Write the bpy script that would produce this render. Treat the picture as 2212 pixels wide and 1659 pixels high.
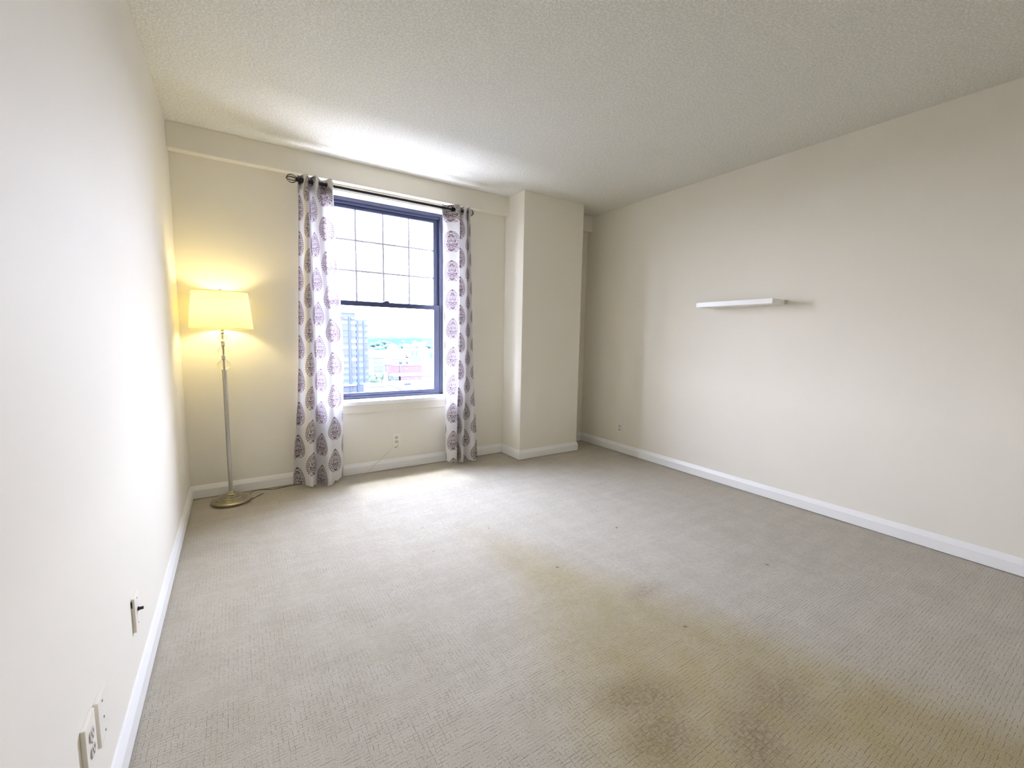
import bpy, bmesh, math, random
from mathutils import Vector, Matrix, noise
random.seed(7)
for o in list(bpy.data.objects): bpy.data.objects.remove(o)
S = bpy.context.scene
COL = S.collection
PI = math.pi

# ------------------------------------------------------------------ camera
CF, YAW, PITCH, ROLL = 924.109, -0.57544, -0.10819, 0.01711
CAM = Vector((0.31707, -3.80467, 1.2214))
def cam_axes():
    cy, sy = math.cos(YAW), math.sin(YAW)
    f = Vector((-sy*math.cos(PITCH), cy*math.cos(PITCH), math.sin(PITCH)))
    r = Vector((cy, sy, 0)); u = r.cross(f)
    c, s = math.cos(ROLL), math.sin(ROLL)
    return c*r+s*u, -s*r+c*u, f
R_, U_, F_ = cam_axes()
cd_ = bpy.data.cameras.new('camera'); cam = bpy.data.objects.new('camera', cd_); COL.objects.link(cam)
cd_.sensor_fit = 'HORIZONTAL'; cd_.sensor_width = 36; cd_.lens = CF/2212*36
cd_.clip_start = 0.02; cd_.clip_end = 6000
M = Matrix((R_, U_, -F_)).transposed().to_4x4(); M.translation = CAM
cam.matrix_world = M
S.camera = cam

# ------------------------------------------------------------------ world, sun, exposure
SKY = 15.5
SKY_TINT = (0.83, 0.93, 1.27)
w = bpy.data.worlds.new('overcast_sky'); S.world = w; w.use_nodes = True
nt = w.node_tree; nt.nodes.clear()
tc = nt.nodes.new('ShaderNodeTexCoord'); sp = nt.nodes.new('ShaderNodeSeparateXYZ')
rp = nt.nodes.new('ShaderNodeValToRGB'); bg = nt.nodes.new('ShaderNodeBackground'); ow = nt.nodes.new('ShaderNodeOutputWorld')
nt.links.new(tc.outputs['Generated'], sp.inputs[0]); nt.links.new(sp.outputs['Z'], rp.inputs[0])
rp.color_ramp.elements[0].position = 0.0; rp.color_ramp.elements[0].color = (0.93, 0.94, 1.10, 1)
rp.color_ramp.elements[1].position = 0.8; rp.color_ramp.elements[1].color = (SKY_TINT[0], SKY_TINT[1], SKY_TINT[2], 1)
nt.links.new(rp.outputs[0], bg.inputs[0]); bg.inputs[1].default_value = SKY
nt.links.new(bg.outputs[0], ow.inputs[0])
sd = bpy.data.lights.new('sun', 'SUN'); sd.energy = 4.2; sd.angle = math.radians(12); sd.color = (0.95, 0.97, 1.0)
sun = bpy.data.objects.new('sun', sd); COL.objects.link(sun)
sun.rotation_euler = (math.radians(-18), 0, math.radians(4))      # high hazy sun in front of the window
pd = bpy.data.lights.new('window_portal', 'AREA'); pd.shape = 'RECTANGLE'; pd.size = 1.16; pd.size_y = 1.75
pd.cycles.is_portal = True
portal = bpy.data.objects.new('window_portal', pd); COL.objects.link(portal)
portal.location = (1.488, 0.262, 1.52); portal.rotation_euler = (math.radians(-90), 0, 0)
vs = S.view_settings
vs.view_transform = 'Standard'; vs.look = 'None'; vs.gamma = 1; vs.use_curve_mapping = False
S.display_settings.display_device = 'sRGB'
vs.exposure = 1.78
cy_ = S.cycles
cy_.max_bounces = 9; cy_.diffuse_bounces = 6; cy_.glossy_bounces = 4; cy_.transmission_bounces = 8
cy_.transparent_max_bounces = 10; cy_.caustics_reflective = False; cy_.caustics_refractive = False
cy_.sample_clamp_indirect = 8.0; cy_.use_denoising = True
cy_.use_adaptive_sampling = True; cy_.adaptive_threshold = 0.03

# ------------------------------------------------------------------ node helpers
class X:                                    # a little arithmetic over node sockets
    nt = None
    def __init__(s, v): s.v = v
    @staticmethod
    def m(op, *a):
        n = X.nt.nodes.new('ShaderNodeMath'); n.operation = op
        for i, q in enumerate(a):
            q = q.v if isinstance(q, X) else q
            if isinstance(q, (int, float)): n.inputs[i].default_value = q
            else: X.nt.links.new(q, n.inputs[i])
        return X(n.outputs[0])
    def __add__(a, b): return X.m('ADD', a, b)
    def __radd__(a, b): return X.m('ADD', b, a)
    def __sub__(a, b): return X.m('SUBTRACT', a, b)
    def __rsub__(a, b): return X.m('SUBTRACT', b, a)
    def __mul__(a, b): return X.m('MULTIPLY', a, b)
    def __rmul__(a, b): return X.m('MULTIPLY', b, a)
    def __truediv__(a, b): return X.m('DIVIDE', a, b)
    def lt(a, b): return X.m('LESS_THAN', a, b)
    def gt(a, b): return X.m('GREATER_THAN', a, b)
    def abs(a): return X.m('ABSOLUTE', a)
    def sin(a): return X.m('SINE', a)
    def frac(a): return X.m('FRACT', a)
    def floor(a): return X.m('FLOOR', a)
    def sqrt(a): return X.m('SQRT', a)
    def pow(a, b): return X.m('POWER', a, b)
    def max(a, b): return X.m('MAXIMUM', a, b)
    def min(a, b): return X.m('MINIMUM', a, b)
    def mod(a, b): return X.m('MODULO', a, b)
    def ss(a, lo, hi):                      # smooth ramp 0..1
        n = X.nt.nodes.new('ShaderNodeMapRange'); n.interpolation_type = 'SMOOTHSTEP'
        X.nt.links.new(a.v, n.inputs[0]); n.inputs[1].default_value = lo; n.inputs[2].default_value = hi
        return X(n.outputs[0])

def new_mat(name):
    m = bpy.data.materials.new(name); m.use_nodes = True
    n = m.node_tree; b = n.nodes['Principled BSDF']
    X.nt = n
    return m, n, b
def noise_tex(n, scale, detail=3, rough=0.5, vec=None, dist=0.0):
    t = n.nodes.new('ShaderNodeTexNoise'); t.inputs['Scale'].default_value = scale
    t.inputs['Detail'].default_value = detail; t.inputs['Roughness'].default_value = rough
    t.inputs['Distortion'].default_value = dist
    if vec is not None: n.links.new(vec, t.inputs['Vector'])
    return t
def coords(n, kind='Object'):
    return n.nodes.new('ShaderNodeTexCoord').outputs[kind]
def mixc(n, fac, a, b):
    x = n.nodes.new('ShaderNodeMix'); x.data_type = 'RGBA'
    f = fac.v if isinstance(fac, X) else fac
    if isinstance(f, (int, float)): x.inputs[0].default_value = f
    else: n.links.new(f, x.inputs[0])
    for i, q in ((6, a), (7, b)):
        if isinstance(q, tuple): x.inputs[i].default_value = (*q, 1) if len(q) == 3 else q
        else: n.links.new(q, x.inputs[i])
    return x.outputs[2]
def bump(n, h, strength, dist, bsdf):
    b = n.nodes.new('ShaderNodeBump'); b.inputs['Strength'].default_value = strength; b.inputs['Distance'].default_value = dist
    n.links.new(h.v if isinstance(h, X) else h, b.inputs['Height']); n.links.new(b.outputs[0], bsdf.inputs['Normal'])
def plain(name, col, rough=0.5, metal=0.0, var=0.04, scale=30, bmp=0.0, bscale=200, spec=None):
    m, n, b = new_mat(name)
    v = coords(n); t = noise_tex(n, scale, vec=v)
    c2 = tuple(min(1, q*(1+var)) for q in col); c1 = tuple(q*(1-var) for q in col)
    n.links.new(mixc(n, t.outputs[0], c1, c2), b.inputs['Base Color'])
    b.inputs['Roughness'].default_value = rough; b.inputs['Metallic'].default_value = metal
    if spec is not None: b.inputs['Specular IOR Level'].default_value = spec
    if bmp:
        t2 = noise_tex(n, bscale, vec=v); bump(n, t2.outputs[0], bmp, 0.002, b)
    return m

MAT = {}
WALL = (0.81, 0.772, 0.665)
MAT['wall'] = plain('cream_wall_paint', WALL, 0.64, var=0.015, scale=3, bmp=0.12, bscale=260, spec=0.35)
MAT['wall_sheen'] = plain('cream_eggshell_paint', WALL, 0.64, var=0.015, scale=3, bmp=0.08, bscale=160, spec=0.20)
MAT['trim'] = plain('white_trim_paint', (0.86, 0.855, 0.82), 0.38, var=0.01, scale=8, bmp=0.05, bscale=60)
MAT['white'] = plain('white_lacquer', (0.90, 0.90, 0.88), 0.35, var=0.01)
MAT['plate'] = plain('ivory_plastic', (0.84, 0.80, 0.70), 0.4, var=0.01)
MAT['socket'] = plain('shaded_ivory_plastic', (0.62, 0.58, 0.50), 0.45, var=0.02)
MAT['dark'] = plain('dark_slot', (0.02, 0.018, 0.015), 0.6)
MAT['screw'] = plain('painted_screw', (0.34, 0.31, 0.27), 0.4, 0.6)
MAT['black'] = plain('black_rod_metal', (0.012, 0.012, 0.018), 0.35, 0.6, var=0.1)
MAT['frame'] = plain('dark_bronze_window_frame', (0.034, 0.041, 0.086), 0.33, 0.0, var=0.08, scale=12)
MAT['muntin'] = plain('grey_muntin', (0.46, 0.45, 0.50), 0.4)
MAT['brass'] = plain('antique_brass', (0.40, 0.36, 0.255), 0.27, 0.95, var=0.12, scale=24)
MAT['nickel'] = plain('brushed_nickel', (0.47, 0.44, 0.38), 0.30, 1.0, var=0.10, scale=60)
MAT['cord'] = plain('brown_cord', (0.16, 0.12, 0.06), 0.5)
MAT['cable'] = plain('pale_cable', (0.60, 0.55, 0.46), 0.5)
MAT['red'] = plain('red_plastic', (0.62, 0.24, 0.20), 0.5)

def ceiling_mat():
    m, n, b = new_mat('popcorn_ceiling')
    v = coords(n)
    t1 = noise_tex(n, 95, 3, 0.70, v, 0.3); t2 = noise_tex(n, 210, 2, 0.7, v)
    a = X(t1.outputs[0]).ss(0.40, 0.62); c = X(t2.outputs[0]).ss(0.35, 0.65)
    h = a*0.65+c*0.35
    n.links.new(mixc(n, h, (0.73, 0.715, 0.62), (0.96, 0.95, 0.875)), b.inputs['Base Color'])
    b.inputs['Roughness'].default_value = 0.95; b.inputs['Specular IOR Level'].default_value = 0.1
    bump(n, h, 0.60, 0.006, b)
    return m
MAT['ceiling'] = ceiling_mat()

def carpet_mat():
    m, n, b = new_mat('beige_carpet')
    v = coords(n)
    s = n.nodes.new('ShaderNodeSeparateXYZ'); n.links.new(v, s.inputs[0])
    x, y = X(s.outputs[0]), X(s.outputs[1])
    wob = X(noise_tex(n, 26, 2, 0.5, v).outputs[0]); wob2 = X(noise_tex(n, 31, 2, 0.5, v, 0.3).outputs[0])
    m1 = X(noise_tex(n, 42, 2, 0.6, v).outputs[0]); m2 = X(noise_tex(n, 55, 2, 0.6, v).outputs[0])
    zone = X(noise_tex(n, 4.5, 2, 0.5, v).outputs[0])
    ly = (((y/0.0115+wob*0.7).frac()-0.5).abs()).ss(0.385, 0.49)*m1.ss(0.42, 0.60)
    lx = (((x/0.0140+wob2*0.7).frac()-0.5).abs()).ss(0.40, 0.49)*m2.ss(0.42, 0.60)*zone.ss(0.34, 0.54)*0.9
    ln = ly.max(lx)
    grain = X(noise_tex(n, 520, 2, 0.8, v).outputs[0]); fine = X(noise_tex(n, 240, 2, 0.7, v).outputs[0])
    big = X(noise_tex(n, 1.6, 3, 0.55, v, 0.4).outputs[0]); mid = X(noise_tex(n, 7, 3, 0.6, v).outputs[0])
    base = mixc(n, big, (0.405, 0.360, 0.262), (0.540, 0.490, 0.375))
    def streak(kx, ky, sc):                # brushed strokes left in the pile
        cv = n.nodes.new('ShaderNodeCombineXYZ'); n.links.new((x*kx).v, cv.inputs[0]); n.links.new((y*ky).v, cv.inputs[1])
        return X(noise_tex(n, sc, 2, 0.55, cv.outputs[0]).outputs[0])
    pile = streak(1.0, 4.0, 3.2)*0.55+streak(3.0, 0.9, 3.6)*0.45
    base = mixc(n, pile.ss(0.36, 0.64)*0.42, base, (0.70, 0.65, 0.53))
    c = mixc(n, (fine*1.3+grain*1.9-1.1).max(0.0).min(1.0), mixc(n, 0.60, base, (0.20, 0.15, 0.07)), mixc(n, 0.26, base, (0.95, 0.90, 0.78)))
    # worn / soiled places
    def blob(cx, cy, rx, ry, ang=0.0):
        ca, sa = math.cos(ang), math.sin(ang)
        px = ((x-cx)*ca+(y-cy)*sa)/rx; py = ((y-cy)*ca-(x-cx)*sa)/ry
        return 1.0-(px*px+py*py).sqrt().ss(0.0, 1.0)
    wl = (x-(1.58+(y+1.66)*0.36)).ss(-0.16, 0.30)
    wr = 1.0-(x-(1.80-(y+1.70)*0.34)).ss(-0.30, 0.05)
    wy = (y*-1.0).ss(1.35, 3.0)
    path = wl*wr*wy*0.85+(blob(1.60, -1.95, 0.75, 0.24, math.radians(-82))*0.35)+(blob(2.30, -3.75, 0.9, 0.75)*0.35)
    spots = blob(1.44, -2.93, 0.26, 0.15, -.5).max(blob(1.38, -3.06, 0.20, 0.16)).max(blob(1.62, -3.22, 0.26, 0.16, .6)).max(blob(1.84, -3.18, 0.22, 0.20)*0.8).max(blob(1.95, -2.52, 0.20, 0.10)*0.7)
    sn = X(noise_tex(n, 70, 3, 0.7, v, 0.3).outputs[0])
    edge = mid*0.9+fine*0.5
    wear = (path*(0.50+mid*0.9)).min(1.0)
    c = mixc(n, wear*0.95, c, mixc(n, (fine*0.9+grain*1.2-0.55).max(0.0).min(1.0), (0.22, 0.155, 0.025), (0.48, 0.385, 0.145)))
    c = mixc(n, (spots*(sn.ss(0.35, 0.70)*0.9+0.25)*(0.5+mid)).min(1.0)*0.75, c, (0.17, 0.105, 0.03))
    specks = None
    for (sx, sy, r) in ((2.36, -1.94, .012), (2.73, -2.70, .014), (1.72, -2.12, .012), (1.89, -2.78, .012), (1.64, -1.52, .008), (2.50, -1.62, .008), (1.28, -1.30, .008), (1.22, -1.62, .007)):
        q = blob(sx, sy, r*1.5, r*0.9, sx*3)
        specks = q if specks is None else specks.max(q)
    c = mixc(n, (specks*(0.4+sn*1.2)).ss(0.20, 0.65)*0.8, c, (0.07, 0.045, 0.025))
    c = mixc(n, ln*0.70, c, (0.14, 0.105, 0.06))
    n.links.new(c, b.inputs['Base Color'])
    b.inputs['Roughness'].default_value = 0.9; b.inputs['Specular IOR Level'].default_value = 0.15
    b.inputs['Sheen Weight'].default_value = 0.35; b.inputs['Sheen Roughness'].default_value = 0.5
    bump(n, fine*0.5+grain*0.8-ln*0.5, 0.65, 0.005, b)
    return m
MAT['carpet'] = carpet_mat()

def curtain_mat(name, ou, ov, header=False):
    m, n, b = new_mat(name)
    uv = n.nodes.new('ShaderNodeUVMap'); uv.uv_map = 'UVMap'
    s = n.nodes.new('ShaderNodeSeparateXYZ'); n.links.new(uv.outputs[0], s.inputs[0])
    PU, PV = 0.143, 0.262
    u = X(s.outputs[0])+ou; v = X(s.outputs[1])+ov
    colm = (u/PU).floor()
    half = colm.mod(2.0).abs()*0.5
    p = ((u/PU).frac()-0.5)*PU
    q = ((v/PV+half).frac()-0.5)*PV
    p = p.abs()
    inside = (q.abs()).lt(0.0945)
    t = ((q+0.095)/0.19).max(0.0001).min(0.9999)
    wd = t.pow(0.5)*((1.0-t).pow(0.85))*0.160
    d = p-wd
    # leafy rim, inner outline, scrolls and rosette of the printed medallion
    rim = d.lt(0.0040)*d.gt(-0.0100)*((q*400.0+d*240.0).sin().gt(-0.30))
    line = (d+0.0145).abs().lt(0.0019)*q.gt(-0.070)
    ink = rim.max(line)
    cv = n.nodes.new('ShaderNodeCombineXYZ')            # mirrored scroll work inside the medallion
    n.links.new((p*0.95).v, cv.inputs[0]); n.links.new((q*0.80).v, cv.inputs[1]); cv.inputs[2].default_value = 0.37
    nz = n.nodes.new('ShaderNodeTexNoise'); nz.inputs['Scale'].default_value = 62; nz.inputs['Detail'].default_value = 0.6
    n.links.new(cv.outputs[0], nz.inputs['Vector'])
    scroll = ((X(nz.outputs[0])*7.0).frac()-0.5).abs().lt(0.290)*d.lt(-0.0170)
    ink = ink.max(scroll)
    def arc(cx, cy, r, wdt, cut):
        dx = p-cx; dy = q-cy
        return ((dx*dx+dy*dy).sqrt()-r).abs().lt(wdt)*cut
    ink = ink.max(arc(.0185, -.0350, .0120, .0026, (q-p*1.2).gt(-.0760)*d.lt(-.006)))
    lobe = (p*p+(q+0.0800)*(q+0.0800)).sqrt().lt(.0062)
    lobe2 = ((p-.0100)*(p-.0100)+(q+0.0730)*(q+0.0730)).sqrt().lt(.0048)
    ink = ink.max(lobe).max(lobe2)
    tip = (p*1.0).lt((0.104-q)*0.35)*q.gt(0.080)
    ink = ink.max(tip)*inside
    fab = noise_tex(n, 900, 2, 0.6, uv.outputs[0])
    cloth = mixc(n, fab.outputs[0], (0.66, 0.64, 0.61), (0.75, 0.73, 0.70))
    c = mixc(n, ink*0.92, cloth, (0.095, 0.052, 0.056))
    n.nodes.remove(b)
    df = n.nodes.new('ShaderNodeBsdfDiffuse'); tr = n.nodes.new('ShaderNodeBsdfTranslucent'); tp = n.nodes.new('ShaderNodeBsdfTransparent')
    n.links.new(c, df.inputs[0])
    ct = mixc(n, ink*0.80, (0.78, 0.78, 0.82), (0.30, 0.13, 0.21)); n.links.new(ct, tr.inputs[0])
    mx = n.nodes.new('ShaderNodeMixShader'); mx.inputs[0].default_value = 0.08 if header else 0.17
    n.links.new(df.outputs[0], mx.inputs[1]); n.links.new(tr.outputs[0], mx.inputs[2])
    mt = n.nodes.new('ShaderNodeMixShader'); mt.inputs[0].default_value = 0.0 if header else 0.010
    n.links.new(mx.outputs[0], mt.inputs[1]); n.links.new(tp.outputs[0], mt.inputs[2])
    n.links.new(mt.outputs[0], n.nodes['Material Output'].inputs[0])
    return m

def glass_pane_mat(name, tint=(0.97, 0.98, 1.0)):
    m, n, b = new_mat(name); n.nodes.remove(b)
    tp = n.nodes.new('ShaderNodeBsdfTransparent'); gl = n.nodes.new('ShaderNodeBsdfGlossy'); gl.inputs['Roughness'].default_value = 0.02
    v = coords(n); t = noise_tex(n, 2, vec=v)
    n.links.new(mixc(n, t.outputs[0], tuple(q*0.985 for q in tint), tint), tp.inputs[0])
    lw = n.nodes.new('ShaderNodeLayerWeight'); lw.inputs[0].default_value = 0.5
    fr = X(lw.outputs['Facing']).pow(5.0)*0.96+0.04
    mx = n.nodes.new('ShaderNodeMixShader'); n.links.new(fr.v, mx.inputs[0])
    n.links.new(tp.outputs[0], mx.inputs[1]); n.links.new(gl.outputs[0], mx.inputs[2])
    n.links.new(mx.outputs[0], n.nodes['Material Output'].inputs[0])
    return m
MAT['pane'] = glass_pane_mat('clear_window_glass')

def ball_glass():
    m, n, b = new_mat('clear_lamp_glass')
    b.inputs['Base Color'].default_value = (0.98, 0.97, 0.93, 1); b.inputs['Roughness'].default_value = 0.02
    b.inputs['Transmission Weight'].default_value = 1.0; b.inputs['IOR'].default_value = 1.42
    t = noise_tex(n, 12, vec=coords(n)); n.links.new(mixc(n, t.outputs[0], (0.88, 0.87, 0.82), (0.92, 0.91, 0.87)), b.inputs['Base Color'])
    return m
MAT['ball'] = ball_glass()

def shade_mat():
    m, n, b = new_mat('cream_linen_shade'); n.nodes.remove(b)
    v = coords(n); t = noise_tex(n, 350, 2, 0.6, v)
    c = mixc(n, t.outputs[0], (0.84, 0.76, 0.44), (0.90, 0.83, 0.52))
    df = n.nodes.new('ShaderNodeBsdfDiffuse'); tr = n.nodes.new('ShaderNodeBsdfTranslucent')
    n.links.new(c, df.inputs[0]); n.links.new(c, tr.inputs[0])
    mx = n.nodes.new('ShaderNodeMixShader'); mx.inputs[0].default_value = 0.22
    n.links.new(df.outputs[0], mx.inputs[1]); n.links.new(tr.outputs[0], mx.inputs[2])
    n.links.new(mx.outputs[0], n.nodes['Material Output'].inputs[0])
    return m
MAT['shade'] = shade_mat()
BULB = 40.0
def bulb_mat():
    m, n, b = new_mat('glowing_bulb'); n.nodes.remove(b)
    e = n.nodes.new('ShaderNodeEmission'); e.inputs[0].default_value = (1.0, 0.86, 0.50, 1); e.inputs[1].default_value = BULB
    n.links.new(e.outputs[0], n.nodes['Material Output'].inputs[0])
    return m
MAT['bulb'] = bulb_mat()

# ------------------------------------------------------------------ object helpers
def obj(name, bm, mat, parent=None, smooth=False, loc=None):
    me = bpy.data.meshes.new(name); bmesh.ops.recalc_face_normals(bm, faces=bm.faces); bm.to_mesh(me); bm.free()
    if smooth:
        for p in me.polygons: p.use_smooth = True
        me.set_sharp_from_angle(angle=math.radians(38))
    o = bpy.data.objects.new(name, me); COL.objects.link(o)
    me.materials.append(MAT[mat] if isinstance(mat, str) else mat)
    if parent: o.parent = parent
    if loc is not None: o.location = loc
    return o
def tag(o, label=None, cat=None, group=None, kind=None):
    if label: o['label'] = label
    if cat: o['category'] = cat
    if group: o['group'] = group
    if kind: o['kind'] = kind
    return o
def thing(name, label, cat, loc=(0, 0, 0), group=None, kind=None):
    o = bpy.data.objects.new(name, None); COL.objects.link(o); o.location = loc; o.empty_display_size = 0.1
    return tag(o, label, cat, group, kind)
def box(x0, x1, y0, y1, z0, z1, bev=0.0, bm=None):
    own = bm is None
    b = bmesh.new()
    r = bmesh.ops.create_cube(b, size=1.0)
    for v in b.verts:
        v.co = Vector((x0+(v.co.x+.5)*(x1-x0), y0+(v.co.y+.5)*(y1-y0), z0+(v.co.z+.5)*(z1-z0)))
    if bev: bmesh.ops.bevel(b, geom=b.edges[:], offset=bev, segments=2, affect='EDGES', profile=0.7)
    if own: return b
    me = bpy.data.meshes.new('tmp'); b.to_mesh(me); b.free(); bm.from_mesh(me); bpy.data.meshes.remove(me)
    return bm
def lathe(prof, seg=40, cx=0, cy=0, bm=None, close=False):
    b = bm or bmesh.new(); rings = []
    for r, z in prof:
        if r < 1e-5: rings.append([b.verts.new((cx, cy, z))])
        else: rings.append([b.verts.new((cx+r*math.cos(2*PI*i/seg), cy+r*math.sin(2*PI*i/seg), z)) for i in range(seg)])
    for a, c in zip(rings, rings[1:]):
        for i in range(seg):
            j = (i+1) % seg
            if len(a) == 1 and len(c) == 1: continue
            if len(a) == 1: b.faces.new((a[0], c[j], c[i]))
            elif len(c) == 1: b.faces.new((a[i], a[j], c[0]))
            else: b.faces.new((a[i], a[j], c[j], c[i]))
    return b
def tube(pts, r, seg=8, bm=None, cap=True):
    b = bm or bmesh.new(); pts = [Vector(p) for p in pts]; rings = []
    prev = None
    for i, p in enumerate(pts):
        d = (pts[min(i+1, len(pts)-1)]-pts[max(i-1, 0)]).normalized()
        ref = prev if prev is not None else (Vector((0, 0, 1)) if abs(d.z) < .9 else Vector((1, 0, 0)))
        a = d.cross(ref).normalized(); c = a.cross(d).normalized(); prev = c
        rr = r[i] if isinstance(r, (list, tuple)) else r
        rings.append([b.verts.new(p+rr*(math.cos(2*PI*k/seg)*a+math.sin(2*PI*k/seg)*c)) for k in range(seg)])
    for A, B in zip(rings, rings[1:]):
        for k in range(seg):
            j = (k+1) % seg; b.faces.new((A[k], A[j], B[j], B[k]))
    if cap: b.faces.new(rings[0]); b.faces.new(list(reversed(rings[-1])))
    return b
def ring_bm(c, axis, R, r, seg=20, ts=8):
    axis = Vector(axis).normalized(); ref = Vector((0, 0, 1)) if abs(axis.z) < .9 else Vector((1, 0, 0))
    a = axis.cross(ref).normalized(); e = axis.cross(a).normalized(); c = Vector(c)
    b = bmesh.new(); rings = []
    for i in range(seg):
        th = 2*PI*i/seg; dr = math.cos(th)*a+math.sin(th)*e
        rings.append([b.verts.new(c+dr*(R+r*math.cos(2*PI*k/ts))+axis*(r*math.sin(2*PI*k/ts))) for k in range(ts)])
    for i in range(seg):
        A, B = rings[i], rings[(i+1) % seg]
        for k in range(ts): b.faces.new((A[k], A[(k+1) % ts], B[(k+1) % ts], B[k]))
    return b
def catmull(pts, n=10):
    P = [Vector(p) for p in pts]; P = [P[0]*2-P[1]]+P+[P[-1]*2-P[-2]]; out = []
    for i in range(1, len(P)-2):
        for k in range(n):
            t = k/n; a, b, c, d = P[i-1:i+3]
            out.append(.5*((2*b)+(c-a)*t+(2*a-5*b+4*c-d)*t*t+(3*b-a-3*c+d)*t**3))
    out.append(P[-2]); return out

# ------------------------------------------------------------------ room shell
W, H = 3.7917, 2.6
C0, C1, CDP = 2.6726, 3.4196, 0.334
BD, BZ = 0.070, 2.4291
YB = -5.6                                    # wall behind the camera
WX0, WX1, WZ0, WZ1 = 0.921, 2.055, 0.640, 2.384
WT = 0.25
def struct(name, bm, mat, label, cat): return tag(obj(name, bm, mat), label, cat, kind='structure')
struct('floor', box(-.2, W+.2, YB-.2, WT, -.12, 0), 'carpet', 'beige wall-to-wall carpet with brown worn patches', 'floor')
struct('ceiling', box(-.2, W+.2, YB-.2, WT, H, H+.15), 'ceiling', 'pale textured popcorn ceiling', 'ceiling')
struct('wall_left', box(-.2, 0, YB, WT, 0, H), 'wall_sheen', 'long cream wall beside the floor lamp with three wall plates', 'wall')
struct('wall_right', box(W, W+.2, YB, WT, 0, H), 'wall', 'long cream wall carrying the white shelf', 'wall')
struct('wall_front', box(-.2, W+.2, YB-.2, YB, 0, H), 'wall', 'cream wall behind the viewer, opposite the window', 'wall')
b = bmesh.new()
box(0, WX0, 0, WT, 0, H, bm=b); box(WX1, W, 0, WT, 0, H, bm=b); box(WX0, WX1, 0, WT, 0, WZ0, bm=b); box(WX0, WX1, 0, WT, WZ1, H, bm=b)
struct('wall_back', b, 'wall', 'cream wall around the window with the curtains', 'wall')
struct('ceiling_beam', box(0, C0, -BD, 0, BZ, H, .004), 'wall', 'shallow cream beam along the ceiling above the curtains', 'beam')
struct('ceiling_beam', box(C1, W, -BD, 0, BZ, H, .004), 'wall', 'short cream beam end in the narrow corner beside the column', 'beam')
struct('wall_column', box(C0, C1, -CDP, 0, 0, H, .004), 'wall', 'square cream column standing in the corner of the room', 'column')

# baseboards: one mitred run per wall
path = [(0, YB), (0, 0), (C0, 0), (C0, -CDP), (C1, -CDP), (C1, 0), (W, 0), (W, YB)]
prof = [(0.0, .005), (.015, .005), (.015, .066), (.0135, .071), (.0045, .0965), (.003, .0986), (0.0, .0986)]
def offset_pt(i, dd):
    p = Vector(path[i]); ns = []
    for a, c in ((i-1, i), (i, i+1)):
        if a < 0 or c >= len(path): continue
        e = (Vector(path[c])-Vector(path[a])).normalized(); ns.append(Vector((e.y, -e.x)))
    if len(ns) == 1: return p+ns[0]*dd
    return p+(ns[0]+ns[1])*(dd/(1+ns[0].dot(ns[1])))
BB = [('baseboard_left', 'white baseboard along the wall with the wall plates'), ('baseboard_back', 'white baseboard under the window and behind the lamp'),
      ('baseboard_column', 'white baseboard on the window side of the column'), ('baseboard_column', 'white baseboard across the front of the column'),
      ('baseboard_column', 'white baseboard on the far hidden side of the column'), ('baseboard_corner', 'short white baseboard in the narrow corner behind the column'),
      ('baseboard_right', 'white baseboard along the wall below the shelf')]
for i, (nm, lb) in enumerate(BB):
    b = bmesh.new(); ends = []
    for k in (i, i+1):
        ends.append([b.verts.new((*offset_pt(k, dd), z)) for dd, z in prof])
    for k in range(len(prof)): 
        j = (k+1) % len(prof); b.faces.new((ends[0][k], ends[0][j], ends[1][j], ends[1][k]))
    b.faces.new(ends[0]); b.faces.new(list(reversed(ends[1])))
    struct(nm, b, 'trim', lb, 'baseboard')

# ------------------------------------------------------------------ window
win = thing('window_1', 'dark framed double-hung window with muntins in its upper sash', 'window', (1.488, 0.14, WZ0), kind='structure')
def wbox(name, x0, x1, y0, y1, z0, z1, mat, parent, bev=.002):
    l = Vector((1.488, 0.14, WZ0))
    return obj(name, box(x0-l.x, x1-l.x, y0-l.y, y1-l.y, z0-l.z, z1-l.z, bev), mat, parent)
# reveal lining added in white for the strong light there; stool and apron
wbox('lit_reveal_lining', WX0, WX1, .002, .135, WZ1-.006, WZ1, 'trim', win, 0)
wbox('lit_reveal_lining', WX0, WX0+.006, .002, .135, WZ0, WZ1-.006, 'trim', win, 0)
wbox('lit_reveal_lining', WX1-.006, WX1, .002, .135, WZ0, WZ1-.006, 'trim', win, 0)
wbox('window_sill', WX0-.05, WX1+.05, -.045, .150, WZ0-.02, WZ0+.010, 'white', win, .003)
wbox('apron', WX0-.03, WX1+.03, -.016, 0.001, .548, WZ0-.02, 'wall', win, .002)
# fixed frame (two steps), jambs and head
wbox('head_frame', WX0+.006, WX1-.006, .135, .235, WZ1-.034, WZ1-.006, 'frame', win)
wbox('head_stop', WX0+.006, WX1-.006, .150, .235, WZ1-.052, WZ1-.034, 'frame', win)
for s in (0, 1):
    x0, x1 = ((WX0+.006, WX0+.036) if not s else (WX1-.036, WX1-.006))
    wbox('jamb_frame', x0, x1, .135, .235, WZ0+.010, WZ1-.034, 'frame', win)
    x0, x1 = ((WX0+.036, WX0+.050) if not s else (WX1-.050, WX1-.036))
    wbox('jamb_track', x0, x1, .172, .235, WZ0+.010, WZ1-.052, 'frame', win)
    x0, x1 = ((WX0+.040, WX0+.044) if not s else (WX1-.062, WX1-.058))
wbox('bottom_frame', WX0+.006, WX1-.006, .135, .235, WZ0+.010, WZ0+.022, 'frame', win)
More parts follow.
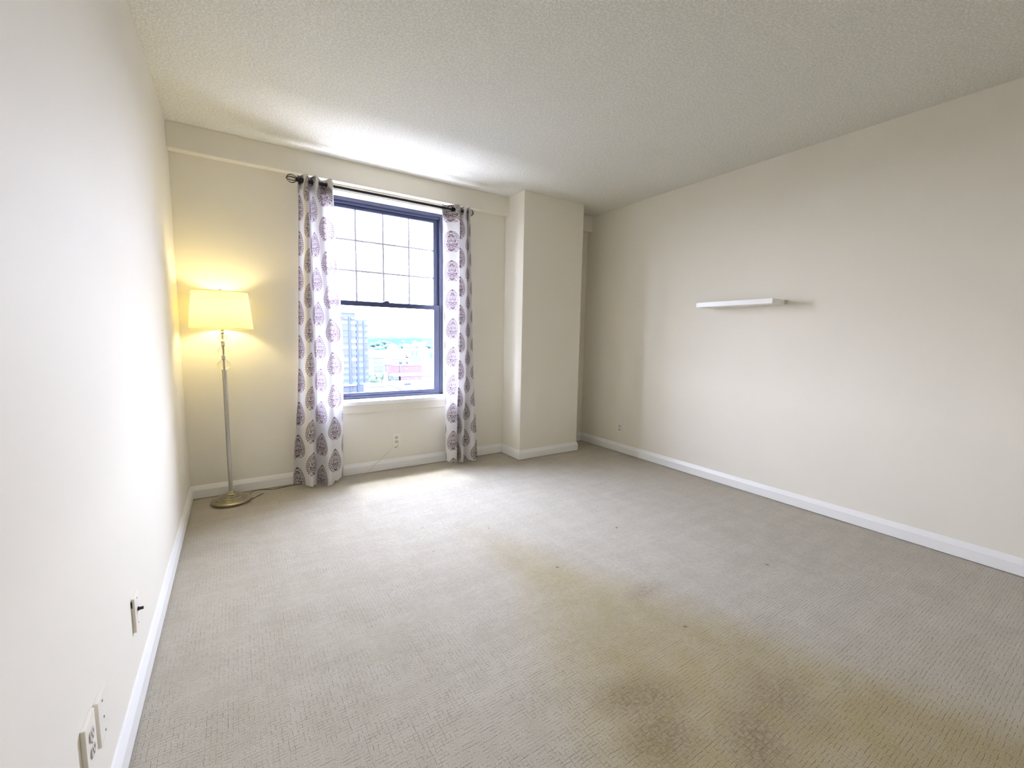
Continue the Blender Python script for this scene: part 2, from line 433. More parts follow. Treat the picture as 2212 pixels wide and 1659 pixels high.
# upper sash
GX0, GX1 = 1.008, 1.968
up = thing('upper_sash', None, None); up.parent = win
def sash_member(name, x0, x1, y0, y1, z0, z1, parent, mat='frame', bev=.003): return wbox(name, x0, x1, y0, y1, z0, z1, mat, parent, bev)
sash_member('top_rail', WX0+.045, WX1-.045, .175, .205, 2.302, 2.334, up)
sash_member('meeting_rail', WX0+.045, WX1-.045, .178, .205, 1.480, 1.522, up)
sash_member('stile', WX0+.045, GX0, .175, .205, 1.522, 2.302, up)
sash_member('stile', GX1, WX1-.045, .175, .205, 1.522, 2.302, up)
zr = [1.522, 1.782, 2.042, 2.302]; xr = [GX0+.24*k for k in range(5)]
for k in (1, 2, 3): sash_member('muntin', xr[k]-.008, xr[k]+.008, .183, .197, 1.522, 2.302, up, 'muntin', .0015)
for k in (1, 2):
    for j in range(4): sash_member('muntin', xr[j]+(.008 if j else 0), xr[j+1]-(.008 if j < 3 else 0), .184, .196, zr[k]-.008, zr[k]+.008, up, 'muntin', .0015)
for k in range(3):
    for j in range(4):
        wbox('pane', xr[j]+(.008 if j else 0), xr[j+1]-(.008 if j < 3 else 0), .1895, .1905, zr[k]+(.008 if k else 0), zr[k+1]-(.008 if k < 2 else 0), 'pane', up, 0)
# lower sash
lo = thing('lower_sash', None, None); lo.parent = win
sash_member('meeting_rail', WX0+.037, WX1-.037, .140, .170, 1.476, 1.518, lo)
sash_member('bottom_rail', WX0+.037, WX1-.037, .140, .170, .662, .705, lo)
sash_member('lift_rail', WX0+.16, WX1-.16, .126, .141, .664, .674, lo)
sash_member('stile', WX0+.037, 1.018, .140, .170, .705, 1.476, lo)
sash_member('stile', 1.958, WX1-.037, .140, .170, .705, 1.476, lo)
wbox('pane', 1.018, 1.958, .1545, .1555, .705, 1.476, 'pane', lo, 0)
l0 = Vector((1.488, .14, WZ0))
b = lathe([(0, 0), (.022, 0), (.022, .006), (.013, .013), (.008, .016), (0, .016)], 20)
for v in b.verts: v.co = Vector((v.co.x*1.5, v.co.y*.6, v.co.z))+Vector((1.500, .157, 1.518))-l0
obj('sash_lock', b, 'frame', lo, True)
sash_member('lock_lever', 1.500, 1.528, .146, .154, 1.528, 1.536, lo)

# ------------------------------------------------------------------ curtain rod
ROD_Y, ROD_Z = -.140, 2.360
rod = thing('curtain_rod', 'black metal curtain rod with wire cage finials above the window', 'curtain rod', (1.46, ROD_Y, ROD_Z))
def rel(o, pts): return [Vector(p)-o.location for p in pts]
obj('outer_pole', tube(rel(rod, [(.775, ROD_Y, ROD_Z), (1.955, ROD_Y, ROD_Z)]), .0105, 14), 'black', rod, True)
obj('inner_pole', tube(rel(rod, [(1.94, ROD_Y, ROD_Z), (2.150, ROD_Y, ROD_Z)]), .0080, 14), 'black', rod, True)
for sx, x0 in ((-1, .775), (1, 2.150)):
    c = Vector((x0, ROD_Y, ROD_Z))-rod.location
    f = obj('finial', tube([c, c+Vector((sx*.004, 0, 0)), c+Vector((sx*.020, 0, 0)), c+Vector((sx*.024, 0, 0))], [.013, .016, .016, .012], 16), 'black', rod, True)
    cc = c+Vector((sx*.050, 0, 0))
    for k in range(8):
        a = PI*k/8*2
        pts = []
        for j in range(13):
            t = j/12; ang = PI*t
            pts.append(cc+Vector((sx*(-math.cos(ang))*.032, math.sin(ang)*.030*math.cos(a), math.sin(ang)*.030*math.sin(a))))
        obj('cage_wire', tube(pts, .0019, 6), 'nickel' if False else 'black', f, True)
    b = bmesh.new(); bmesh.ops.create_uvsphere(b, u_segments=12, v_segments=8, radius=.0045)
    for v in b.verts: v.co += cc+Vector((sx*.034, 0, 0))
    obj('finial_tip', b, 'black', f, True)
for bx in (.797, 2.030):
    c = Vector((bx, ROD_Y, ROD_Z))-rod.location
    k = obj('bracket', tube([c+Vector((0, .002, -.011)), c+Vector((0, .06, -.020)), c+Vector((0, -ROD_Y-.004, -.020))], .006, 10), 'black', rod, True)
    obj('bracket_cup', tube([c+Vector((-.013, 0, 0)), c+Vector((.013, 0, 0))], .020, 18), 'black', k, True)
    b = bmesh.new(); q = c+Vector((0, -ROD_Y, -.020)); box(q.x-.014, q.x+.014, q.y-.006, q.y, q.z-.035, q.z+.035, .002, bm=b)
    obj('wall_plate', b, 'black', k)

# ------------------------------------------------------------------ curtains
def make_curtain(label, rows, z_rows, ztop, zbot, mat, matH, rings, hem_wave):
    """rows: control polylines (x, y) at heights z_rows, top to bottom"""
    x0, y0 = rows[0][0]
    root = thing('curtain', label, 'curtain', (x0, ROD_Y, 0), group='patterned curtains beside the window')
    NS = 9
    fine = [catmull([(p[0], p[1], 0) for p in r], NS) for r in rows]
    n = len(fine[0])
    ls = [0.0]
    for a, c in zip(fine[1], fine[1][1:]): ls.append(ls[-1]+(c-a).length)
    NZ = 90
    def at(i, z):
        for k in range(len(z_rows)-1):
            if z >= z_rows[k+1] or k == len(z_rows)-2:
                t = (z_rows[k]-z)/(z_rows[k]-z_rows[k+1]); t = max(0, min(1, t)); t = t*t*(3-2*t)*.45+t*.55
                p = fine[k][i].lerp(fine[k+1][i], t); break
        wv = noise.noise(Vector((ls[i]*6, z*2.2, x0*3)))*.010*min(1, (ztop-z)*2.5)
        return Vector((p.x+wv*.5, p.y+wv, z))
    def sheet(za, zb, nz, off=0.0):
        b = bmesh.new(); uvl = b.loops.layers.uv.new('UVMap'); G = []
        for j in range(nz+1):
            row = []
            for i in range(n):
                zz = za+(zb-za)*j/nz
                if j == nz and hem_wave and abs(zb-zbot) < 1e-6: zz += hem_wave(i/(n-1))
                p = at(i, zz)
                if off:
                    q = at(min(i+1, n-1), zz)-at(max(i-1, 0), zz); nn = Vector((-q.y, q.x, 0)).normalized(); p = p+nn*off
                row.append((b.verts.new(p-root.location), ls[i], zz))
            G.append(row)
        for j in range(nz):
            for i in range(n-1):
                qd = [G[j][i], G[j+1][i], G[j+1][i+1], G[j][i+1]]
                f = b.faces.new([a[0] for a in qd])
                for lp, a in zip(f.loops, qd): lp[uvl].uv = (a[1], a[2])
        return b
    obj('panel', sheet(ztop, zbot, NZ), mat, root, True)
    obj('header_band', sheet(ztop, ztop-.105, 6, .0035), matH, root, True)
    for i in rings:
        i = int(i*NS) if i*NS < n else n-1
        p = at(i, ROD_Z); q = at(min(i+1, n-1), ROD_Z)-at(max(i-1, 0), ROD_Z)
        nn = Vector((-q.y, q.x, 0)).normalized()
        obj('grommet', ring_bm(Vector((p.x, p.y, ROD_Z))-root.location, nn, .0215, .0042), 'nickel', root, True)
    return root
def shallow(rows): return [[(x, -.142+(y+.142)*.82) for x, y in r] for r in rows]
L = [[(.772, -.125), (.785, -.09), (.820, -.195), (.853, -.10), (.888, -.19), (.940, -.085), (.992, -.195), (1.012, -.135)],
     [(.730, -.135), (.744, -.085), (.800, -.205), (.862, -.08), (.925, -.195), (.975, -.145), (1.030, -.175), (1.062, -.12)],
     [(.655, -.160), (.700, -.085), (.785, -.235), (.848, -.09), (.905, -.225), (.965, -.190), (1.005, -.175), (1.036, -.105)]]
Rr = [[(1.937, -.105), (1.985, -.080), (2.072, -.190), (2.112, -.085), (2.145, -.195), (2.163, -.095), (2.182, -.185), (2.196, -.125)],
      [(1.945, -.130), (2.000, -.175), (2.062, -.165), (2.125, -.080), (2.155, -.185), (2.180, -.105), (2.212, -.185), (2.238, -.120)],
      [(1.955, -.150), (1.990, -.205), (2.052, -.195), (2.088, -.080), (2.112, -.205), (2.160, -.115), (2.222, -.210), (2.300, -.130)]]
mL, mLh = curtain_mat('damask_print_fabric', .030, .060), curtain_mat('damask_print_header', .030, .060, True)
mR, mRh = curtain_mat('damask_print_fabric', .128, .015), curtain_mat('damask_print_header', .128, .015, True)
make_curtain('white curtain with plum medallion print nearest the floor lamp', shallow(L), [2.402, 1.05, 0.02], 2.402, .018, mL, mLh, (1.4, 2.5, 3.5, 4.45, 5.5, 6.7), lambda t: .012*math.sin(t*9)+(.045*max(0, t-.72)/.28)+(.025*max(0, .2-t)/.2))
make_curtain('white curtain with plum medallion print nearest the square column', shallow(Rr), [2.402, 1.20, 0.02], 2.402, .022, mR, mRh, (.25, 1.6, 2.5, 3.5, 4.5, 5.5, 6.6), lambda t: .010*math.sin(t*11)+(.030*max(0, .15-t)/.15))

# ------------------------------------------------------------------ floor lamp
LX, LY = .250, -.195
lamp = thing('floor_lamp', 'lit floor lamp with cream drum shade and stacked glass balls', 'lamp', (LX, LY, 0))
obj('base', lathe([(0, .004), (.124, .004), (.127, .008), (.127, .019), (.122, .024), (.098, .031), (.094, .039), (.078, .042), (.074, .050), (.056, .053), (.052, .060), (.034, .063), (.029, .069),
                   (.021, .071), (.019, .084), (.014, .088), (0, .088)], 64), 'brass', lamp, True)
b = bmesh.new(); seg = 24; rings = []
for z, r in ((.074, .0125), (.09, .0125), (.955, .0140), (.962, .0145), (.964, .010)):
    rings.append([b.verts.new(((r-(.0012 if k % 2 else 0))*math.cos(2*PI*k/seg), (r-(.0012 if k % 2 else 0))*math.sin(2*PI*k/seg), z)) for k in range(seg)])
for A, B in zip(rings, rings[1:]):
    for k in range(seg): b.faces.new((A[k], A[(k+1) % seg], B[(k+1) % seg], B[k]))
b.faces.new(rings[-1]); b.faces.new(list(reversed(rings[0])))
obj('pole', b, 'nickel', lamp)
balls = [(.997, .0390, .0375), (1.094, .0335, .0310), (1.190, .0290, .0230)]
for z, rx, rz in balls:
    pr = [(0.006, z-rz)]+[(rx*math.sin(PI*k/20), z-rz*math.cos(PI*k/20)) for k in range(2, 19)]+[(0.006, z+rz)]
    pr = [(0, z-rz)]+pr[1:-1]+[(0, z+rz)]
    g = obj('glass_ball', lathe(pr, 40), 'ball', lamp, True)
obj('inner_rod', tube([(0, 0, .955), (0, 0, 1.23)], .0048, 10), 'nickel', lamp, True)
for z0, z1, r in ((1.033, 1.062, .0125), (1.124, 1.166, .0115), (1.213, 1.250, .0110)):
    obj('connector', lathe([(0, z0), (r*.8, z0), (r, z0+.004), (r, (z0+z1)/2-.003), (r*.82, (z0+z1)/2), (r, (z0+z1)/2+.003), (r, z1-.004), (r*.8, z1), (0, z1)], 24), 'nickel', lamp, True)
obj('socket', lathe([(0, 1.25), (.012, 1.25), (.016, 1.262), (.016, 1.315), (.013, 1.32), (0, 1.32)], 24), 'nickel', lamp, True)
obj('bulb', lathe([(0, 1.318), (.013, 1.318), (.014, 1.335), (.022, 1.355), (.029, 1.38), (.029, 1.395), (.022, 1.415), (.010, 1.425), (0, 1.427)], 24), 'bulb', lamp, True)
RB, RT, ZB, ZT = .1880, .1640, 1.247, 1.497
sh = obj('lamp_shade', lathe([(RB+(RT-RB)*k/8, ZB+(ZT-ZB)*k/8) for k in range(9)], 96), 'shade', lamp, True)
for r, z in ((RB, ZB), (RT, ZT)): obj('shade_rim', ring_bm((0, 0, z), (0, 0, 1), r, .0022, 96, 6), 'shade', sh, True)
for k in range(3):
    a = 2*PI*k/3+.3
    obj('spider_arm', tube([(0, 0, 1.492), (RT*.5*math.cos(a), RT*.5*math.sin(a), 1.490), (RT*math.cos(a), RT*math.sin(a), 1.495)], .0016, 6), 'nickel', lamp, True)
for s in (-1, 1):
    obj('harp', tube(catmull([(s*.012, 0, 1.30), (s*.046, 0, 1.34), (s*.050, 0, 1.40), (s*.030, 0, 1.465), (0, 0, 1.488)], 6), .0016, 6), 'nickel', lamp, True)
obj('finial', lathe([(0, 1.488), (.005, 1.488), (.007, 1.496), (.004, 1.502), (.009, 1.510), (.006, 1.518), (0, 1.521)], 20), 'nickel', lamp, True)
pts = [(LX+.10, LY+.06, .012), (LX+.15, LY+.105, .024), (LX+.20, LY+.12, .018), (LX+.27, LY+.125, .006), (LX+.33, LY+.14, .004), (LX+.42, LY+.155, .004), (LX+.60, LY+.16, .004)]
obj('lamp_cord', tube(catmull([Vector(p)-lamp.location for p in pts], 8), .0028, 8), 'cord', lamp, True)
pts = [(LX+.118, LY-.03, .010), (LX+.145, LY-.005, .008), (LX+.170, LY+.035, .004), (LX+.20, LY+.065, .004)]
obj('lamp_cord', tube(catmull([Vector(p)-lamp.location for p in pts], 8), .0026, 8), 'cord', lamp, True)

# ------------------------------------------------------------------ wall shelf
shf = thing('wall_shelf', 'slim white floating shelf on the bare long wall', 'shelf', (W, -1.88, 1.518))
bb = box(-.192, 0, -.306, .305, -.018, .019, .0015)
obj('board', bb, 'white', shf)
obj('mounting_rail', box(-.012, 0, -.322, -.306, -.016, .016, .001), 'socket', shf)

# ------------------------------------------------------------------ outlets and plates (built facing -Y at the origin, then turned)
def plate_root(name, label, loc, rz, cat='outlet'):
    r = thing(name, label, cat, loc); r.rotation_euler = (0, 0, rz); return r
def plate_body(root, w=.073, h=.116, t=.006, mat='plate'):
    return obj('cover_plate', box(-w/2, w/2, -t, 0, -h/2, h/2, .0022), mat, root)
def duplex(root, off=0.0):
    before = set(bpy.data.objects)
    for s in (1, -1):
        b = lathe([(0, -.0085), (.0150, -.0085), (.0168, -.0075), (.0168, -.004), (0, -.004)], 24)
        for v in b.verts:
            x, y, z = v.co; v.co = Vector((x, z, max(-.0125, min(.0125, y))+s*.0195))
        f = obj('receptacle', b, 'socket', root)
        for px, hh in ((-.0062, .0090), (.0062, .0075)):
            obj('slot', box(px-.0012, px+.0012, -.0089, -.0080, s*.0195+.0005, s*.0195+.0005+hh, 0), 'dark', f)
        b = lathe([(0, 0), (.0026, 0), (.0026, .0008), (0, .0008)], 12)
        for v in b.verts: v.co = Vector((v.co.x, -.0088+v.co.z*.5, v.co.y+s*.0195-.0065))
        obj('ground_hole', b, 'dark', f)
    b = lathe([(0, 0), (.0030, 0), (.0024, .0010), (0, .0012)], 12)
    for v in b.verts: v.co = Vector((v.co.x, -.006-v.co.z, v.co.y))
    obj('screw', b, 'screw', root)
    if off:
        for o in set(bpy.data.objects)-before:
            for v in o.data.vertices: v.co.y -= off
o1 = plate_root('power_outlet', 'ivory duplex outlet under the window above the dangling cable', (1.528, 0, .272), 0)
plate_body(o1); duplex(o1)
o2 = plate_root('power_outlet', 'ivory duplex outlet low on the wall with the white shelf', (W, -.615, .268), PI/2*-1)
plate_body(o2); duplex(o2)
# left wall faces +X: turned so that local -Y points along +X
o3 = plate_root('power_outlet', 'white duplex outlet at the bottom edge of the photo beside the baseboard', (0, -2.572, .302), PI/2)
plate_body(o3, t=.009); duplex(o3, .003)
o4 = plate_root('blank_wall_plate', 'blank white wall plate just behind the duplex outlet by the baseboard', (0, -2.472, .288), PI/2, 'wall plate')
plate_body(o4, t=.009, mat='plate')
for dx, dz in ((-.004, .041), (.0, -.004), (.004, -.043)):
    b = lathe([(0, 0), (.0034, 0), (.0028, .0012), (0, .0014)], 12)
    for v in b.verts: v.co = Vector((v.co.x+dx, -.009-v.co.z, v.co.y+dz))
    obj('screw', b, 'screw', o4)
o5 = plate_root('cable_wall_plate', 'white wall plate with a black jack sticking out', (0, -2.022, .302), PI/2, 'wall plate')
plate_body(o5, t=.009, mat='plate')
b = tube([(0, -.009, .004), (0, -.013, .004), (0, -.0131, .004), (0, -.024, .004)], [.0065, .0065, .0048, .0048], 12); obj('jack', b, 'dark', o5, True)
for dz in (.043, -.043):
    b = lathe([(0, 0), (.0030, 0), (.0024, .0010), (0, .0012)], 12)
    for v in b.verts: v.co = Vector((v.co.x, -.009-v.co.z, v.co.y+dz))
    obj('screw', b, 'screw', o5)
obj('box_gap', box(-.042, -.0355, -.003, 0, .030, .050, .001), 'dark', o5)

# cable hanging below the outlet under the window
cb = thing('hanging_cable', 'thin pale cable with a red end dangling below the window outlet', 'cable', (1.528, -.012, .21))
pts = [(1.545, -.008, .268), (1.548, -.012, .240), (1.541, -.010, .222), (1.528, -.010, .206)]
obj('lead', tube(catmull(rel(cb, pts), 6), .0016, 6), 'socket', cb, True)
obj('red_end', tube(rel(cb, [(1.536, -.010, .209), (1.520, -.010, .203), (1.508, -.010, .199)]), [.0032, .0038, .0022], 10), 'red', cb, True)['label'] = 'red end sleeve'
pts = [(1.508, -.010, .199), (1.490, -.010, .187), (1.465, -.009, .178), (1.43, -.009, .150), (1.385, -.012, .108), (1.34, -.020, .083), (1.29, -.026, .040), (1.25, -.035, .010), (1.21, -.06, .004)]
obj('wire', tube(catmull(rel(cb, pts), 8), .0015, 6), 'cable', cb, True)
obj('splice', tube(rel(cb, [(1.500, -.010, .194), (1.486, -.010, .185)]), .0036, 8), 'white', cb, True)
obj('splice', tube(rel(cb, [(1.472, -.009, .1815), (1.460, -.009, .175)]), .0034, 8), 'white', cb, True)

# ------------------------------------------------------------------ the city outside (about thirty metres below)
GZ = -30.0
MAT['asphalt'] = plain('pale_ground', (0.0515, 0.0528, 0.0541), .9, var=.2, scale=.03, spec=0.0)
MAT['tower'] = plain('blue_grey_tower_cladding', (0.0321, 0.0357, 0.0469), .6, var=.08, scale=.3, spec=0.0)
MAT['tower_rib'] = plain('pale_blue_pilaster', (0.0269, 0.0329, 0.0416), .6, var=.05, scale=.3, spec=0.0)
MAT['tower_glass'] = plain('bright_tower_glass', (0.0323, 0.0466, 0.0832), .25, var=.3, scale=.12, spec=0.12)
MAT['tower_blind'] = plain('dim_tower_glass', (0.0267, 0.0336, 0.0611), .3, var=.2, scale=.12, spec=0.12)
MAT['roof'] = plain('pale_flat_roof', (0.0952, 0.0960, 0.0943), .9, var=.05, scale=.1, spec=0.0)
MAT['pale'] = plain('pale_stone_facade', (0.0578, 0.0546, 0.0506), .9, var=.05, scale=.2, spec=0.0)
MAT['brick'] = plain('purple_brick', (0.0536, 0.0385, 0.0390), .9, var=.10, scale=.5, spec=0.0)
MAT['bluewall'] = plain('pale_blue_facade', (0.0466, 0.0568, 0.0604), .8, var=.08, scale=.2, spec=0.0)
MAT['lilac'] = plain('lilac_facade', (0.0515, 0.0493, 0.0602), .8, var=.06, scale=.2, spec=0.0)
MAT['darkpane'] = plain('grey_far_window', (0.0337, 0.0326, 0.0364), .3, var=.1, scale=.2, spec=0.12)
MAT['bluepane'] = plain('blue_far_window', (0.0175, 0.0351, 0.0649), .2, var=.1, scale=.2, spec=0.12)
MAT['leaf'] = plain('hazy_blue_green_foliage', (0.0278, 0.0502, 0.0470), .9, var=.35, scale=.25, spec=0.0)
MAT['leaf2'] = plain('pale_green_foliage', (0.0482, 0.0715, 0.0484), .9, var=.35, scale=.3, spec=0.0)
MAT['bark'] = plain('tree_bark', (0.0203, 0.0176, 0.0164), .9, spec=0.0)
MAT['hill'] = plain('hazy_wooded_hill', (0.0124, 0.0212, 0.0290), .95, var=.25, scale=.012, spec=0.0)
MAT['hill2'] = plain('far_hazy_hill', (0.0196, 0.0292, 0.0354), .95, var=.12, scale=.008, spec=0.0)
MAT['steel'] = plain('grey_roof_unit', (0.0196, 0.0237, 0.0318), .7, spec=0.0)
struct('ground', box(-700, 3200, 20, 4200, GZ-2, GZ), 'asphalt', 'pale built-up ground far below the window', 'ground')

def building(name, label, x0, x1, Y, depth, ztop, mat, roof='roof', cat='building', zb=GZ, parapet=.5):
    t = thing(name, label, cat, ((x0+x1)/2, Y, zb))
    l = t.location
    obj('walls', box(x0-l.x, x1-l.x, 0, depth, 0, ztop-zb), mat, t)
    bm = bmesh.new(); e = .3
    box(x0-l.x-e, x1-l.x+e, -e, depth+e, ztop-zb, ztop-zb+parapet, bm=bm)
    obj('roof', bm, roof, t)
    return t
def windows(t, xs, zs, wd, ht, mat, name='window', out=.15):
    l = t.location; first = None
    for z in zs:
        for x in xs:
            mm = mat(x, z) if callable(mat) else mat
            obj(name, box(x-wd/2-l.x, x+wd/2-l.x, -out, .1, z-ht/2-l.z, z+ht/2-l.z), mm, t)
tw = building('office_tower', 'tall blue-grey office tower seen close behind the curtain edge', 36.0, 51.6, 220, 18, 11.7, 'tower', 'tower')
l = tw.location
obj('lower_wing', box(51.6-l.x, 57.9-l.x, .8, 17, 0, 9.0-l.z), 'tower', tw)
for x in (40.4, 44.0, 48.75, 52.4, 55.85): obj('pilaster', box(x-.32-l.x, x+.32-l.x, (-.5 if x < 51.6 else .4), .9, 0, (10.2 if x < 51.6 else 8.2)-l.z), 'tower_rib', tw)
random.seed(3)
for k in range(11):
    z = 7.2-k*3.06
    for x, wd in ((42.2, 2.4), (46.4, 3.1), (50.6, 2.6), (54.1, 2.2), (57.0, 1.5)):
        y0 = -.15 if x < 51.6 else .65
        fr = obj('window', box(x-wd/2-l.x, x+wd/2-l.x, y0, y0+.3, z-.85-l.z, z+.85-l.z), random.choice(['tower_glass', 'tower_blind', 'tower_glass', 'tower']), tw)
obj('ledge', box(36-l.x, 51.2-l.x, -.8, 0, -24.4-l.z, -23.5-l.z), 'roof', tw)
for x in (46.9, 50.0):
    b = bmesh.new(); box(x-.5-l.x, x+.5-l.x, -1.2, -.3, 8.9-l.z, 9.6-l.z, .1, bm=b); obj('pale_box', b, 'roof', tw)  # small pale boxes high on the tower front

t = building('narrow_house', 'narrow lilac building just right of the blue office tower', 81.6, 88.6, 300, 14, -14.8, 'bluewall', 'lilac')
windows(t, (83.4, 86.6), (-17.2, -20.2, -23.4), 2.0, 1.7, 'lilac')
t = building('civic_building', 'wide pale building with a row of small top windows', 89.2, 118.4, 330, 46, -17.4, 'pale')
windows(t, (91.0, 94.3, 97.5, 100.8, 104.2, 107.6, 111.0, 114.4), (-19.2,), 2.2, 1.7, 'lilac')
windows(t, (91.0, 94.0, 96.5, 99.2, 102.3, 104.0), (-24.3,), .9, 4.6, 'darkpane', 'tall_window')
l = t.location; obj('cornice', box(89.0-l.x, 118.6-l.x, -.6, .2, -21.6-l.z, -21.1-l.z), 'roof', t)
t = building('long_hall', 'long pale flat-roofed hall behind the wide pale building', 112, 139, 400, 70, -15.5, 'pale')
windows(t, (116, 122, 128, 134), (-18.5,), 3.0, 1.2, 'darkpane')
t = building('brick_building', 'purplish windowless brick building with a stepped roof edge', 84.2, 103.8, 260, 16, -17.6, 'brick')
l = t.location
obj('stepped_parapet', box(88.0-l.x, 92.0-l.x, -.2, 1.2, -17.2-l.z, -16.7-l.z), 'brick', t)
obj('stepped_parapet', box(96.5-l.x, 104-l.x, -.2, 1.2, -17.2-l.z, -16.2-l.z), 'brick', t)
obj('corner_pier', box(87.2-l.x, 88.0-l.x, -.4, .2, 0, -17.2-l.z), 'lilac', t)
obj('sign_panel', box(90.8-l.x, 92.2-l.x, -.2, .1, -19.9-l.z, -19.3-l.z), 'roof', t)
obj('roof_unit', box(88.6-l.x, 90.0-l.x, 4, 6, -17.2-l.z, -15.6-l.z), 'steel', t)
obj('roof_unit', box(93.2-l.x, 94.0-l.x, 4, 6, -17.2-l.z, -15.6-l.z), 'steel', t)
t = building('brick_annex', 'low purplish brick annex in front of the windowless brick building', 79.5, 101.5, 235, 16, -22.0, 'brick')
windows(t, (83.5, 88.5, 93.0), (-23.4,), .9, .9, 'roof')
t = building('blue_shed', 'small pale blue shed beside the low brick annex', 75.6, 78.6, 236, 9, -22.0, 'bluewall')
windows(t, (76.6, 77.7), (-23.6,), .6, .8, 'darkpane')
t = building('flat_roof_block', 'large pale flat roof just above the window sill', 62.0, 90, 176, 34, -22.2, 'pale')
l = t.location; obj('roof_vent', box(66.2-l.x, 69.0-l.x, 13, 14.2, -21.7-l.z, -20.9-l.z), 'steel', t)
t = building('corner_block', 'pale blue block cut off by the window sill', 45.2, 52.2, 170, 10, -19.4, 'bluewall')
windows(t, (46.8, 48.8, 50.8), (-21.2,), 1.3, 1.0, 'roof')
t = building('modern_block', 'white modern block with tall blue window bays', 147.5, 182, 420, 36, -13.4, 'pale')
windows(t, (153.2, 157.4), (-16.8,), 1.4, 5.2, 'bluepane', 'window_bay')
windows(t, (164.9,), (-15.6,), 4.4, 5.6, 'lilac', 'window_bay')
windows(t, (173.6,), (-19.0,), 3.6, 5.8, 'bluepane', 'window_bay')
windows(t, (160.0,), (-15.4, -17.4, -19.4), 1.6, .5, 'darkpane')
t = building('modern_wing', 'low grey-blue wing below the white modern block', 143, 163, 404, 14, -19.8, 'bluewall')
windows(t, (147, 152, 157), (-21.6,), 2.4, 1.0, 'lilac')
t = building('distant_tower', 'small grey tower among the far trees', 216.3, 221.6, 700, 10, -13.4, 'lilac')
windows(t, (217.8, 220.1), (-15.2, -17.6), 1.2, 1.2, 'darkpane')
t = building('lilac_block', 'small lilac block at the end of the white modern block', 151.0, 156.8, 458, 10, -15.8, 'lilac')
windows(t, (152.6, 155.2), (-17.4, -19.6), 1.5, 1.2, 'darkpane')
for x, Y, wd, zt, lb in ((262, 760, 20, -15.5, 'pale far house between trees right of the small grey tower'), (196, 640, 14, -17.5, 'pale far house between trees left of the small grey tower'),
                         (330, 900, 26, -13, 'widest pale far house high among the distant trees')):
    t = building('far_house', lb, x, x+wd, Y, 12, zt, 'pale'); t['group'] = 'far houses among the trees'
    windows(t, (x+wd*.3, x+wd*.7), (zt-3,), wd*.14, 1.6, 'darkpane')

def tree_meshes(seed, mat):
    rs = random.Random(seed); b = bmesh.new()
    for k in range(7):
        c = Vector((rs.uniform(-.55, .55), rs.uniform(-.55, .55), rs.uniform(.65, 1.35))); r = rs.uniform(.35, .6)
        tmp = bmesh.new(); bmesh.ops.create_icosphere(tmp, subdivisions=3, radius=r)
        for v in tmp.verts: v.co = c+v.co*(1+.30*noise.noise(v.co*4+c*3)+.16*noise.noise(v.co*11+c*5))
        me = bpy.data.meshes.new('t'); tmp.to_mesh(me); tmp.free(); b.from_mesh(me); bpy.data.meshes.remove(me)
    crown = bpy.data.meshes.new('crown'); b.to_mesh(crown); b.free(); crown.materials.append(MAT[mat])
    for p in crown.polygons: p.use_smooth = True
    b = tube([(0, 0, 0), (0, 0, .4), (.02, 0, .9)], [.09, .07, .04], 7); tr = bpy.data.meshes.new('trunk'); b.to_mesh(tr); b.free(); tr.materials.append(MAT['bark'])
    return crown, tr
TM = [tree_meshes(s, m) for s, m in ((1, 'leaf'), (2, 'leaf'), (3, 'leaf'), (4, 'leaf2'), (5, 'leaf2'))]
def tree(x, y, s, kind, label, group=None, sz=None):
    t = thing('tree', label, 'tree', (x, y, GZ), group)
    t.scale = (s, s, sz or s)
    for nm, me in zip(('crown', 'trunk'), TM[kind]):
        o = bpy.data.objects.new(nm, me); COL.objects.link(o); o.parent = t
    return t
tree(73.5, 268, 4.4, 3, 'pale green street tree beside the blue office tower', sz=4.6)
tree(78.5, 276, 3.6, 4, 'smaller pale green tree at the corner of the narrow lilac building', sz=4.0)
tree(68.4, 236, 2.6, 3, 'light green tree left of the pair in front of the wide pale building', sz=3.9)
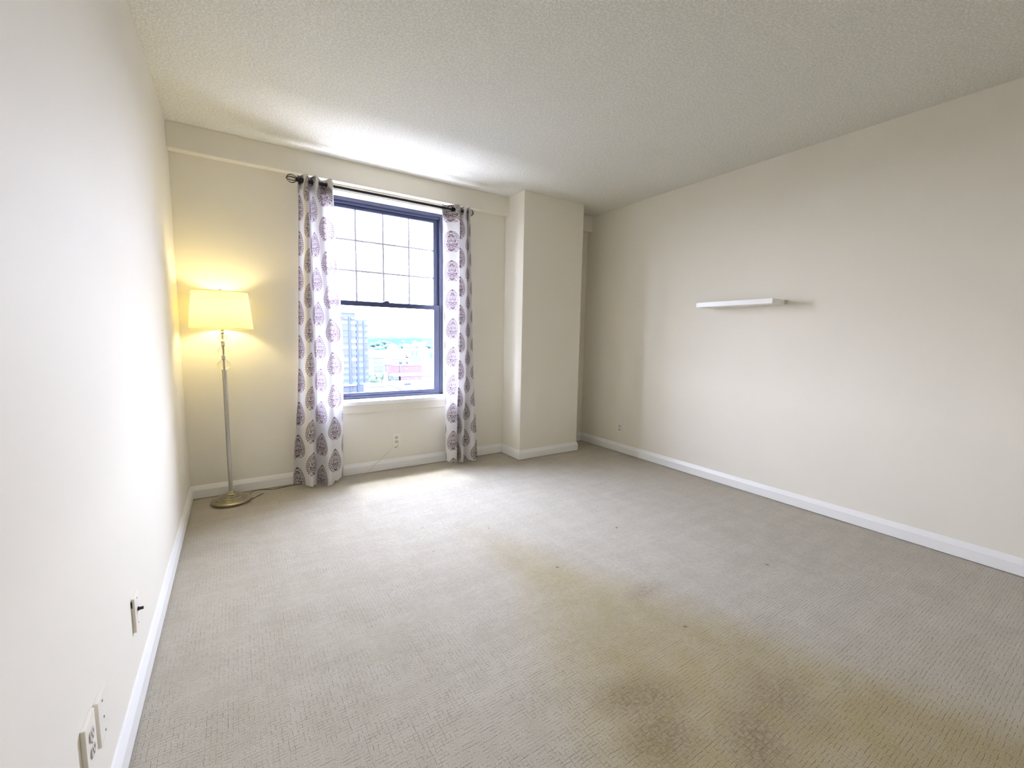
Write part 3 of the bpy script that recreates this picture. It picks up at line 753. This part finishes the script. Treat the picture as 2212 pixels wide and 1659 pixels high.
tree(72.9, 243, 2.9, 4, 'light green tree right of the pair in front of the wide pale building', sz=3.6)
tree(163.5, 520, 6.5, 0, 'dark blue-green tree rising beside the small lilac block', sz=6.6)
tree(157.8, 505, 5.0, 1, 'rounded blue-green tree left of the dark tree beside the lilac block', sz=5.0)
rs = random.Random(11)
GROUP = 'hazy trees in the far distance'
taken = [(163.5, 520, 8), (157.8, 505, 6), (272, 766, 14), (203, 646, 11), (343, 906, 17), (219, 705, 8), (154, 457, 8), (165, 438, 26), (153, 411, 14), (126, 435, 42)]
placed = 0
for k in range(4000):
    if placed == 44: break
    Y = rs.choice([480, 540, 600, 680, 760, 860, 980, 1100, 1250])*rs.uniform(.93, 1.07)
    x = Y*(rs.uniform(.255, .285) if Y < 560 else rs.uniform(.252, .42))
    s = rs.uniform(4.5, 7.0)*(1+Y/2600)*1.2
    if any((x-a)**2+(Y-c)**2 < (s*1.25+d)**2 for a, c, d in taken): continue
    taken.append((x, Y, s*1.25)); placed += 1
    tree(x, Y, s, rs.randrange(3), 'hazy blue-green tree in the distance below the skyline', GROUP, s*.78)

def ridge(name, label, Y, depth, zmin, zmax, seed, mat):
    b = bmesh.new(); NX, NY = 120, 10; G = []
    for j in range(NY+1):
        row = []
        for i in range(NX+1):
            x = Y*(-.1+.8*i/NX); yy = Y+depth*j/NY
            h = zmin+(zmax-zmin)*(.5+.5*noise.noise(Vector((x*.004, seed, 0)))+.25*noise.noise(Vector((x*.02, seed, 3))))
            prof_ = math.sin(PI*min(1, j/NY*1.0))
            row.append(b.verts.new((x, yy, GZ-1+(h-GZ+1)*prof_+2.0*prof_*noise.noise(Vector((x*.06, yy*.05, seed))))))
        G.append(row)
    for j in range(NY):
        for i in range(NX): b.faces.new((G[j][i], G[j][i+1], G[j+1][i+1], G[j+1][i]))
    return struct(name, b, mat, label, 'hills')
ridge('hills', 'near hazy blue wooded ridge on the skyline', 1350, 500, -16, -3, 1.3, 'hill')
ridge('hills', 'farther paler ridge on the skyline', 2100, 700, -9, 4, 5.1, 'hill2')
